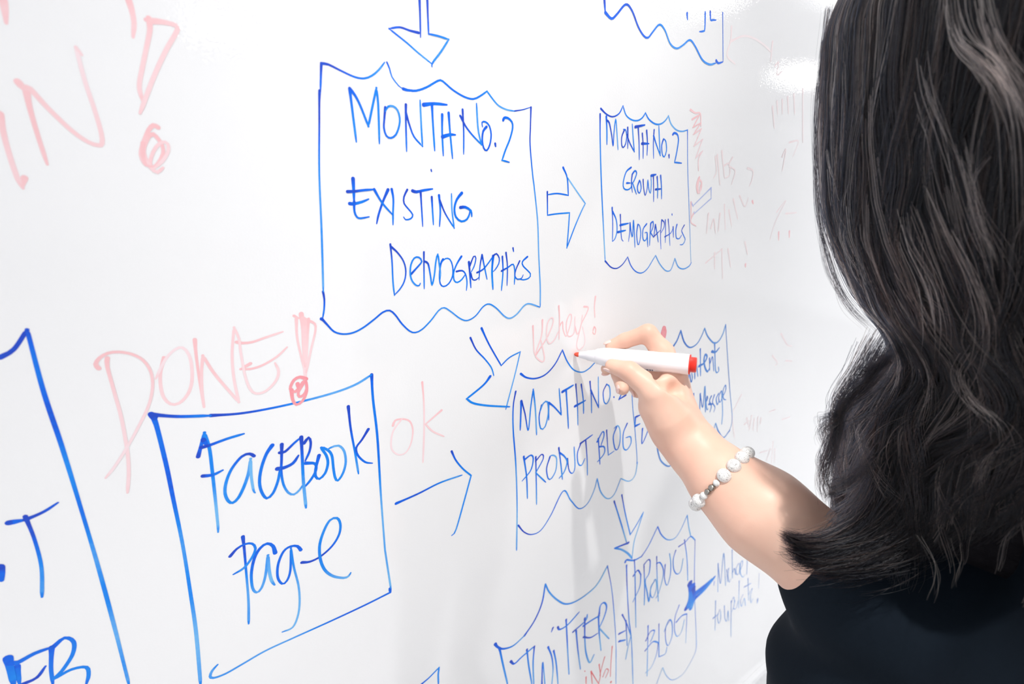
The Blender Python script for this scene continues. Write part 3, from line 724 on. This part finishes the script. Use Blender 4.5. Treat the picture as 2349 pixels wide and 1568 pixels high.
# ---- black top
sh = Field((0.12, -0.74, 0.74), (0.84, -0.12, 1.42), 0.0045)
S = sh.bone
sh.ball(CH, (.158, .112, .17), .05); sh.ball(WA, (.140, .105, .16), .05); sh.ball(PE + (0, 0, .02), (.178, .125, .12), .05)
BUL, BUR = at(2052, 1566, .385), np.array([0.55, -0.335, 1.125])
sh.ball(BUL, (.080, .085, .086), .045); sh.ball(BUL + (0, 0, -.06), (.078, .08, .08), .04)
sh.ball(BUR, (.070, .070, .072), .05)
S(LSH, NB + (0, -.02, -.03), .060, .066, .04); S(SHO, NB + (0, -.02, -.03), .060, .066, .04)
S(LSH, LSH + (LEL - LSH) * .55, .056, .056, .03)
S(SHO, ELB, .062, .0605, .03)
Xs, Ys, Zs = np.meshgrid(*sh.g, indexing='ij', sparse=True)
sh.D += (0.0022 * np.sin(Xs * 46 + Zs * 30 + 2.5 * np.sin(Zs * 17)) + 0.0016 * np.sin(Zs * 75 - Xs * 50 + Ys * 40)).astype(np.float32)
Vs, Qs = sh.mesh(); Vs = relax(Vs, Qs, 2)
fast_mesh('black_top', Vs, Qs, M_shirt, person)
tr = Field((0.18, -0.66, -0.03), (0.74, -0.28, 0.98), 0.007)
tr.ball(PE, (.173, .118, .12), .05)
for sx in (-1, 1):
    tr.bone(PE + (.075 * sx, 0, -.03), (0.46 + .08 * sx, -.46, .47), .094, .064, .03); tr.bone((0.46 + .08 * sx, -.46, .47), (0.46 + .085 * sx, -.50, .04), .064, .050, .01)
Vt, Qt = tr.mesh(); fast_mesh('trousers', relax(Vt, Qt, 2), Qt, M_trouser, person)
for sx in (-1, 1):
    f = Field((0.46 + .09 * sx - .07, -.58, -.085), (0.46 + .09 * sx + .07, -.26, .06), .004)
    f.bone((0.46 + .085 * sx, -.505, -.03), (0.46 + .10 * sx, -.335, -.044), .044, .036, .02)
    f.D = np.maximum(f.D, -(f.g[2][None, None, :] + 0.0785)).astype(np.float32)
    Vt, Qt = f.mesh(); fast_mesh('shoe', Vt, Qt, M_shoe, person)

# ---------------------------------------------------------------- hair
e2 = np.array([HC[0] - CAM[0], HC[1] - CAM[1], 0]); e2 /= np.linalg.norm(e2)
e1 = np.array([-e2[1], e2[0], 0]) * -1           # to the right as seen from the left side of the room


def plane_hit(px, py, off=0.0):
    r = R @ np.array([(px - CX) / F, (py - CY) / F, 1.0])
    t = ((HC - CAM).dot(e2) + off) / r.dot(e2)
    p = CAM + r * t
    return (p - HC).dot(e1), p[2]


# left outline of the hair as a profile of width against height
prof = [plane_hit(*q, off) for q, off in (((1897, 0), 0), ((1880, 110), 0), ((1874, 260), 0), ((1873, 360), 0), ((1880, 460), 0), ((1895, 530), 0), ((1928, 612), 0),
        ((1962, 680), 0), ((2014, 735), 0), ((2040, 785), 0), ((2022, 830), 0), ((1966, 880), 0), ((1938, 930), 0), ((1920, 1000), 0), ((1915, 1080), 0), ((1912, 1160), 0), ((1900, 1215), 0), ((1885, 1280), 0), ((1890, 1400), 0))]
pz = np.array([p[1] for p in prof])[::-1]; pu = np.array([p[0] for p in prof])[::-1] + 0.006
ZT = HC[2] + 0.135                               # crown


def left_edge(z):
    u = np.interp(z, pz, pu)
    h = np.clip((z - (HC[2] + .02)) / (ZT - HC[2] - .02), 0, 1)
    return np.where(h > 0, pu[-1] * 0 + np.interp(HC[2] + .02, pz, pu) * np.sqrt(np.maximum(1 - h ** 2.3, 0.0)), u)


def right_edge(z):
    h = np.clip((z - (HC[2] + .02)) / (ZT - HC[2] - .02), 0, 1)
    base = 0.135 + 0.02 * np.clip((HC[2] - z) / .3, 0, 1)
    return base * np.sqrt(np.maximum(1 - h ** 2.3, 0))


def half_depth(z):
    h = np.clip((z - (HC[2] + .02)) / (ZT - HC[2] - .02), 0, 1)
    d = 0.122 - 0.030 * np.clip((HC[2] - .05 - z) / .25, 0, 1)
    return d * np.sqrt(np.maximum(1 - h ** 2.3, 0))


def shell(theta, rho, z):
    uL, uR = left_edge(z), right_edge(z)
    uc, a = (uL + uR) / 2, (uR - uL) / 2
    b = half_depth(z)
    p = HC[None, :] * [1, 1, 0] + (uc + a * rho * np.cos(theta))[:, None] * e1 + (b * rho * np.sin(theta))[:, None] * e2
    p[:, 2] = z
    return p


# solid inner mass so that no light comes through
Vm, Fm = [], []
zs = np.concatenate([np.linspace(ZT - .012, HC[2] + .02, 14), np.linspace(HC[2] + .01, 1.235, 40)]); NT = 64
th = np.linspace(0, 2 * np.pi, NT, endpoint=False)
for z in zs:
    rr = 0.90 if z > 1.35 else 0.90 - 0.30 * min(1, (1.35 - z) / .12)
    p = shell(th, np.full(NT, rr) * (1 + .02 * np.sin(th * 9 + z * 60)), np.full(NT, z))
    Vm.extend(p)
for i in range(len(zs) - 1):
    for j in range(NT): Fm.append((i * NT + j, i * NT + (j + 1) % NT, (i + 1) * NT + (j + 1) % NT, (i + 1) * NT + j))
Fm.append(tuple(range(NT))[::-1]); Fm.append(tuple(range((len(zs) - 1) * NT, len(zs) * NT)))

M_hair = bpy.data.materials.new('glossy_black_brown_hair'); M_hair.use_nodes = True
n_, l_ = M_hair.node_tree.nodes, M_hair.node_tree.links
n_.remove(n_['Principled BSDF'])
hb = n_.new('ShaderNodeBsdfHairPrincipled')
hb.parametrization = 'COLOR'
hb.inputs['Roughness'].default_value = 0.20; hb.inputs['Radial Roughness'].default_value = 0.35
hb.inputs['IOR'].default_value = 1.36
hi_ = n_.new('ShaderNodeHairInfo'); cr_ = n_.new('ShaderNodeValToRGB')
cr_.color_ramp.elements[0].color = (0.0025, 0.003, 0.005, 1); cr_.color_ramp.elements[1].color = (0.035, 0.020, 0.016, 1)
cr_.color_ramp.elements[0].position = 0.6
l_.new(hi_.outputs['Random'], cr_.inputs['Fac']); l_.new(cr_.outputs['Color'], hb.inputs['Color'])
l_.new(hb.outputs[0], n_['Material Output'].inputs['Surface'])


def build_hair(name, strands, radius, mat, parent, label=None):
    hc = bpy.data.hair_curves.new(name)
    sizes = [len(s) for s in strands]
    hc.add_curves(sizes)
    pos = np.concatenate(strands).astype(np.float32)
    hc.attributes['position'].data.foreach_set('vector', pos.ravel())
    rad = np.concatenate([r * np.interp(np.linspace(0, 1, k), [0, .75, 1], [1, 1, .35]) for k, r in zip(sizes, radius)]).astype(np.float32)
    ra = hc.attributes.get('radius') or hc.attributes.new('radius', 'FLOAT', 'POINT')
    ra.data.foreach_set('value', rad)
    hc.materials.append(mat)
    o = bpy.data.objects.new(name, hc); COL.objects.link(o)
    o.parent = parent; o.matrix_parent_inverse = parent.matrix_world.inverted()
    if label: o['label'] = label
    return o


NPT = 40


def project(p):
    c = R.T @ (np.asarray(p) - CAM)
    return CX + F * c[0] / c[2], CY + F * c[1] / c[2]


def hair_end(th):
    """the height at which hair at this angle is cut, along a slanting hem"""
    lo, hi = 0.95, 1.45
    for _ in range(18):
        mid = (lo + hi) / 2
        x, y = project(shell(np.array([th]), np.array([.96]), np.array([mid]))[0])
        if y > 1285 - 0.24 * (min(x, 2420) - 1860): lo = mid
        else: hi = mid
    return (lo + hi) / 2


strands, radii = [], []
NCL = 520
for c in range(NCL):
    th0 = rng.uniform(-np.pi, np.pi) if c % 4 else rng.uniform(-np.pi, 0)
    rho0 = 1.0 - 0.13 * rng.uniform(0, 1) ** 1.3
    zend = hair_end(th0) + rng.normal(0, .012)
    ph1, ph2 = rng.uniform(0, 6.28, 2)
    fr = rng.uniform(30, 75); amp = rng.uniform(.002, .0085)
    s = np.linspace(0, 1, NPT)
    z = ZT - .004 - (ZT - zend) * s ** 1.05
    low = np.clip((HC[2] + .03 - z) / .22, 0, 1)            # waves grow towards the tips
    for k in range(34):
        w = rng.normal(0, 1, 2); spread = 0.042 * (1 - .6 * low) + 0.012
        th_ = th0 + w[0] * spread + 0.12 * low * np.sin(z * 22 + ph2)
        rho = np.clip(rho0 + w[1] * .008, .84, 1.012) * (1 - 0.0 * s)
        p = shell(th_ if hasattr(th_, '__len__') else np.full(NPT, th_), rho * np.ones(NPT), z)
        q = (ph1 + fr * (ZT - z)) + w[0] * .25
        p += (amp * low * np.sin(q))[:, None] * e1 + (amp * low * np.cos(q * 1.07))[:, None] * e2
        fz = np.cumsum(rng.normal(0, .00022, (NPT, 3)), 0) * low[:, None]
        p += fz
        cut = NPT - int(abs(rng.normal(0, 2.2)))
        strands.append(p[:max(cut, 12)]); radii.append(rng.uniform(.00011, .00018))


def lock(pts, count, spread, r=(.00008, .00014), loose=0.0):
    g = smooth_path3([at(*p) for p in pts])
    n = len(g)
    for i in range(count):
        o0 = rng.normal(0, 1, 3); o1 = rng.normal(0, 1, 3)
        t = np.linspace(0, 1, n)[:, None]
        w = spread[0] + (spread[1] - spread[0]) * t
        wob = np.sin(t * rng.uniform(3, 9) + rng.uniform(0, 6)) * rng.normal(0, .0012, 3) * t
        p = g + (o0 * (1 - t) + o1 * t) * w + wob
        k = n - int(abs(rng.normal(0, n * .08)))
        if loose:
            a = int(n * loose * rng.uniform(0, 1) ** 1.2); k = n - int(n * loose * rng.uniform(0, 1) ** 1.2)
            p = p[a:max(k, a + 6)]; k = len(p)
        strands.append(p[:max(k, 6)]); radii.append(rng.uniform(*r))


def smooth_path3(P, n=9):
    P = [np.array(p) for p in P]; ext = [2 * P[0] - P[1]] + P + [2 * P[-1] - P[-2]]; out = []
    for i in range(1, len(ext) - 2):
        p0, p1, p2, p3 = ext[i - 1:i + 3]
        for k in range(n):
            t = k / n
            out.append(0.5 * ((2 * p1) + (-p0 + p2) * t + (2 * p0 - 5 * p1 + 4 * p2 - p3) * t * t + (-p0 + 3 * p1 - 3 * p2 + p3) * t ** 3))
    out.append(P[-1]); return np.array(out)


# swept tip that crosses the forearm
D0 = .325
lock([(2060, 1080, D0), (2010, 1165, D0), (1950, 1222, D0), (1885, 1246, D0), (1835, 1243, D0), (1797, 1226, D0)], 520, (.010, .0016))
lock([(2080, 1120, D0), (2020, 1190, D0), (1960, 1240, D0), (1900, 1268, D0), (1850, 1276, D0), (1812, 1262, D0)], 620, (.012, .0030))
lock([(2100, 1130, D0), (2050, 1215, D0), (1980, 1262, D0), (1920, 1285, D0), (1865, 1290, D0)], 620, (.014, .005))
lock([(2180, 1080, D0), (2120, 1190, D0), (2040, 1250, D0), (1960, 1280, D0), (1890, 1290, D0)], 520, (.016, .007))
# outer flare with loose wisps
for k in range(26):
    dx, dy = rng.normal(0, 16), rng.normal(0, 26)
    tipx = 1880 + abs(rng.normal(0, 26)); ty = rng.uniform(960, 1110)
    lock([(2025 + dx, 800 + dy, D0), (1985 + dx, 868 + dy, D0), (1935 + dx * .6, 925 + dy * .6, D0), ((1935 + tipx) / 2, (940 + ty) / 2, D0), (tipx, ty, D0), (tipx + rng.uniform(6, 40), ty + rng.uniform(30, 70), D0)], 16, (.004, .0016), r=(.00005, .0001))
for k in range(16):
    y = rng.uniform(840, 1200); x = np.interp(y, [840, 900, 1000, 1200], [2000, 1950, 1915, 1915])
    lock([(x + 90, y - 90, D0), (x + 45, y - 30, D0), (x, y, D0), (x - rng.uniform(10, 34), y + rng.uniform(-8, 20), D0)], 22, (.004, .0008), r=(.00005, .0001))
# fine hairs standing off the straight outline
for k in range(9):
    lock([(1905 + rng.normal(0, 8), 20, D0), (1874 + rng.normal(0, 3), 260, D0), (1876 + rng.normal(0, 4), 470, D0), (1905 + rng.normal(0, 6), 610, D0), (1950 + rng.normal(0, 8), 700, D0), (2004 + rng.normal(0, 6), 760, D0)], 6, (.0012, .0012), r=(.00004, .00007))
hair = build_hair('hair', strands, radii, M_hair, person)
# brownish locks lying on the surface, highlights painted in by paler colour
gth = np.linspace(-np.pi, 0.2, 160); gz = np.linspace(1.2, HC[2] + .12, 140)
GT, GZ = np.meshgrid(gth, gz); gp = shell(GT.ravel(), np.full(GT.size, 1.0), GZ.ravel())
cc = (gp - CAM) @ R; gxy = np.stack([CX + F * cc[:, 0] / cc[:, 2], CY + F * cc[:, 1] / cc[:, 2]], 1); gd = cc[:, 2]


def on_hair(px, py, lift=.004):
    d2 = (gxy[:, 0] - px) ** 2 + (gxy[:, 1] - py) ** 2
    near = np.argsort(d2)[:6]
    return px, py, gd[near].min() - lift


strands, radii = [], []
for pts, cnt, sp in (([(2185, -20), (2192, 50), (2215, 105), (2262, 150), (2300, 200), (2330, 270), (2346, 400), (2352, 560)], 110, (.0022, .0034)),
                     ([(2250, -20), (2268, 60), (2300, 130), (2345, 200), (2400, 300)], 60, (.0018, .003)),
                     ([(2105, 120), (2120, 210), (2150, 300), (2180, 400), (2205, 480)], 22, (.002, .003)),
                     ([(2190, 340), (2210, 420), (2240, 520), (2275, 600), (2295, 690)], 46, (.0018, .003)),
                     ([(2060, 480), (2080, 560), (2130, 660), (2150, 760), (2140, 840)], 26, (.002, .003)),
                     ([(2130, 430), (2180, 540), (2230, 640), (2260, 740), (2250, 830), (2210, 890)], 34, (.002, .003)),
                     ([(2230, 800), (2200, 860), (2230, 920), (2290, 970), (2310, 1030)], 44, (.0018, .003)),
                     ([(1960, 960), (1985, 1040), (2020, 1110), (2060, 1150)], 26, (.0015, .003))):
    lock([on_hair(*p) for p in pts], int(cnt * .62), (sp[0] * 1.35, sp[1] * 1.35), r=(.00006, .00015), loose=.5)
for c in range(150):                       # thin streaks all over, sheen painted as browner hair
    th0 = rng.uniform(-np.pi * .98, -0.3); z0 = rng.uniform(1.27, HC[2] + .12); ln = rng.uniform(.05, .20)
    z = np.linspace(z0, max(z0 - ln, hair_end(th0) + .012), 16); low = np.clip((HC[2] + .03 - z) / .22, 0, 1)
    ph, fr, am = rng.uniform(0, 6.28), rng.uniform(25, 60), rng.uniform(.001, .006)
    for k in range(int(rng.integers(3, 12))):
        dth = rng.normal(0, .012)
        p = shell(np.full(16, th0 + dth) + 0.15 * low * np.sin(z * 22 + ph), np.full(16, 1.0 + rng.normal(0, .004)), z + rng.normal(0, .006))
        p += (am * low * np.sin(ph + fr * z))[:, None] * e1
        strands.append(p); radii.append(rng.uniform(.00006, .00013))
for c in range(190):                       # stray, curlier hair in the lower, tousled part, paler for painted glints
    th0 = rng.uniform(-np.pi * .95, -0.25); z0 = rng.uniform(1.24, 1.50); ln = rng.uniform(.03, .11)
    z = np.linspace(z0, max(z0 - ln, hair_end(th0) + .01), 14)
    tilt = rng.normal(0, 2.6); ph, fr, am = rng.uniform(0, 6.28), rng.uniform(40, 130), rng.uniform(.001, .005)
    for k in range(int(rng.integers(2, 7))):
        p = shell(th0 + rng.normal(0, .008) + tilt * (z0 - z), np.full(14, 1.005 + rng.normal(0, .006)), z + rng.normal(0, .002))
        p += (am * np.sin(ph + fr * z))[:, None] * e1
        strands.append(p); radii.append(rng.uniform(.00006, .00014))
for pts in ([(2110, 1230, .285), (2145, 1290, .275), (2152, 1340, .268), (2140, 1380, .262)], [(2190, 1240, .28), (2196, 1290, .272), (2188, 1350, .262)]):
    lock(pts, 4, (.0016, .0006), r=(.00004, .00008))
M_lock = M_hair.copy(); M_lock.name = 'brown_highlight_hair'
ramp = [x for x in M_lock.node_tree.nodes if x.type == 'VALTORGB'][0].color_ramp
ramp.elements[0].color = (0.04, 0.032, 0.032, 1); ramp.elements[1].color = (0.42, 0.29, 0.25, 1); ramp.elements[0].position = 0.15  # brown lifted well above the base hair, highlight put into the colour
build_hair('highlight_lock', strands, radii, M_lock, hair, 'brownish locks with painted highlights')
mass = link_mesh('hair_mass', Vm, Fm, M_under, hair)

# ================================================================ marker
marker = empty('marker', MK_T)
tag(marker, 'white whiteboard marker with red tip and red end plug, held to the board', 'marker')
M_barrel = material('white_marker_plastic', (0.90, 0.88, 0.90), 0.3, 0.5)
M_redp = material('red_marker_plastic', (0.86, 0.045, 0.03), 0.35, 0.5)
M_nib = material('red_felt_nib', (0.78, 0.10, 0.06), 0.8, 0.2)
M_print = material('grey_print', (0.16, 0.17, 0.24), 0.5)
M_printp = material('pale_pink_print', (0.80, 0.62, 0.62), 0.5)
side = np.cross(mk_ax, tocam); side /= np.linalg.norm(side); front = np.cross(side, mk_ax)


def lathe(name, prof, mat, parent, n=40):
    V, Fc = [], []
    for t, r in prof:
        for j in range(n):
            a = 2 * math.pi * j / n
            V.append(MK_T + mk_ax * t + (side * math.cos(a) + front * math.sin(a)) * r)
    for i in range(len(prof) - 1):
        for j in range(n): Fc.append((i * n + j, i * n + (j + 1) % n, (i + 1) * n + (j + 1) % n, (i + 1) * n + j))
    Fc.append(tuple(range(n))[::-1]); Fc.append(tuple(range((len(prof) - 1) * n, len(prof) * n)))
    o = link_mesh(name, V, Fc, mat, parent)
    return o


L = MK_L
PS = -1 if (MK_T + side)[2] > MK_T[2] else 1      # print on the lower side
lathe('nib', [(0, .0003), (.0005, .0012), (.0016, .0020), (.0034, .0026), (.0068, .0027)], M_nib, marker)
lathe('barrel', [(.0060, .0030), (.0064, .0035), (.0150, .0050), (.0153, .0055), (.0240, .0070), (.0250, .0078), (.0262, .0080), (.0266, .0087), (.0295, .0089), (.0300, .0093), (.0330, .0096), (.0337, .0101), (.040, .0105),
                 (L - .0078, .0106), (L - .0070, .0103)], M_barrel, marker)
lathe('end_plug', [(L - .0072, .0100), (L - .0066, .0103), (L - .0058, .0103), (L - .0056, .0079), (L - .0006, .0078), (L, .0071)], M_redp, marker)
for mt, nm, spans in ((M_print, 'print', ((.0700, .0730), (.0742, .0765), (.0782, .0806), (.0812, .0836), (.0842, .0862), (.0868, .0882))), (M_printp, 'print', ((.0905, .1150),))):
    V, Fc = [], []
    for a, b in spans:
        b0 = len(V)
        for i, t in enumerate(np.linspace(a, b, 3)):
            for ang in np.linspace(math.radians(14 if mt is M_print else 18), math.radians(32 if mt is M_print else 24), 4):
                V.append(MK_T + mk_ax * t + (side * math.cos(ang) * PS + front * math.sin(ang)) * .01066)
        for i in range(2):
            for j in range(3): Fc.append((b0 + i * 4 + j, b0 + i * 4 + j + 1, b0 + (i + 1) * 4 + j + 1, b0 + (i + 1) * 4 + j))
    link_mesh(nm, V, Fc, mt, marker)

# ================================================================ bracelet
M_stone = material('white_veined_howlite', (0.80, 0.79, 0.77), 0.25, 0.5)
n_, l_, b_ = nodes(M_stone)
tc = n_.new('ShaderNodeTexCoord'); nz = n_.new('ShaderNodeTexNoise'); nz.inputs['Scale'].default_value = 1.1; nz.inputs['Detail'].default_value = 4; nz.inputs['Distortion'].default_value = 2.2
sb = n_.new('ShaderNodeMath'); sb.operation = 'SUBTRACT'; sb.inputs[1].default_value = 0.5
ab = n_.new('ShaderNodeMath'); ab.operation = 'ABSOLUTE'
cr = n_.new('ShaderNodeValToRGB'); cr.color_ramp.elements[0].color = (0.16, 0.14, 0.14, 1); cr.color_ramp.elements[0].position = 0.0
cr.color_ramp.elements[1].color = (0.80, 0.79, 0.77, 1); cr.color_ramp.elements[1].position = 0.02
l_.new(tc.outputs['Object'], nz.inputs['Vector']); l_.new(nz.outputs['Fac'], sb.inputs[0]); l_.new(sb.outputs[0], ab.inputs[0]); l_.new(ab.outputs[0], cr.inputs['Fac']); l_.new(cr.outputs['Color'], b_.inputs['Base Color'])
M_spacer = material('antiqued_silver', (0.35, 0.33, 0.30), 0.3, Metallic=1.0)
M_cord = material('brown_elastic_cord', (0.35, 0.12, 0.06), 0.6)
BC = fa2 + (fa2 - fa1) / np.linalg.norm(fa2 - fa1) * 0.0
bA = at(1716, 1034, .435) - at(1592, 1163, .435); bA /= np.linalg.norm(bA)
axA = fa3 - fa1; axA /= np.linalg.norm(axA)
bA -= 0.35 * axA * axA.dot(bA); bA /= np.linalg.norm(bA)
bB = np.cross(axA, bA); bB /= np.linalg.norm(bB)
if bB.dot(CAM - BC) < 0: bB = -bB
brace = empty('bead_bracelet', BC)
tag(brace, 'bracelet of round white grey-veined stone beads on the forearm', 'bracelet')
RA = 0.0352


def ring_pt(phi, r=RA): return BC + bA * math.sin(phi) * r + bB * math.cos(phi) * r + axA * 0.003 * math.cos(phi)


beads = [(85, .0060, 's'), (64, .0062, 's'), (43.5, .0062, 's'), (22.5, .0062, 's'), (1.5, .0062, 's'), (-14, .0030, 's'), (-24, .0030, 'm'), (-33, .0027, 'm'), (-43, .0034, 's'), (-58.5, .0062, 's')]
phi = -80
while phi > -262: beads.append((phi, .0062, 's')); phi -= 21.5
first = None
for phi, r, k in beads:
    if k == 'm':
        bm = bmesh.new(); bmesh.ops.create_uvsphere(bm, u_segments=20, v_segments=12, radius=r)
        tg = ring_pt(math.radians(phi + 1)) - ring_pt(math.radians(phi - 1)); tg /= np.linalg.norm(tg)
        q = Vector(tg).to_track_quat('Z', 'Y').to_matrix()
        for v in bm.verts: v.co = q @ Vector((v.co.x, v.co.y, v.co.z * 1.1)) + Vector(ring_pt(math.radians(phi)))
        o = from_bm('spacer_bead', bm, M_spacer, brace, True)
        continue
    if first is None:
        bm = bmesh.new(); bmesh.ops.create_uvsphere(bm, u_segments=28, v_segments=18, radius=1.0)
        first = from_bm('bead', bm, M_stone, brace, True); o = first
    else:
        o = first.copy(); COL.objects.link(o)
    o.matrix_world = Matrix.Translation(Vector(ring_pt(math.radians(phi)))) @ Matrix.Rotation(phi, 4, 'X') @ Matrix.Scale(r, 4)
V, Fc = [], []
for i in range(72):
    a = 2 * math.pi * i / 72; c = ring_pt(a, RA); ro = c - BC; ro /= np.linalg.norm(ro); tg = np.cross(ro, axA)
    for j in range(6):
        t = 2 * math.pi * j / 6; V.append(c + (ro * math.cos(t) + axA * math.sin(t)) * .0006)
for i in range(72):
    for j in range(6): Fc.append((i * 6 + j, i * 6 + (j + 1) % 6, (i + 1) % 72 * 6 + (j + 1) % 6, (i + 1) % 72 * 6 + j))
link_mesh('cord', V, Fc, M_cord, brace)
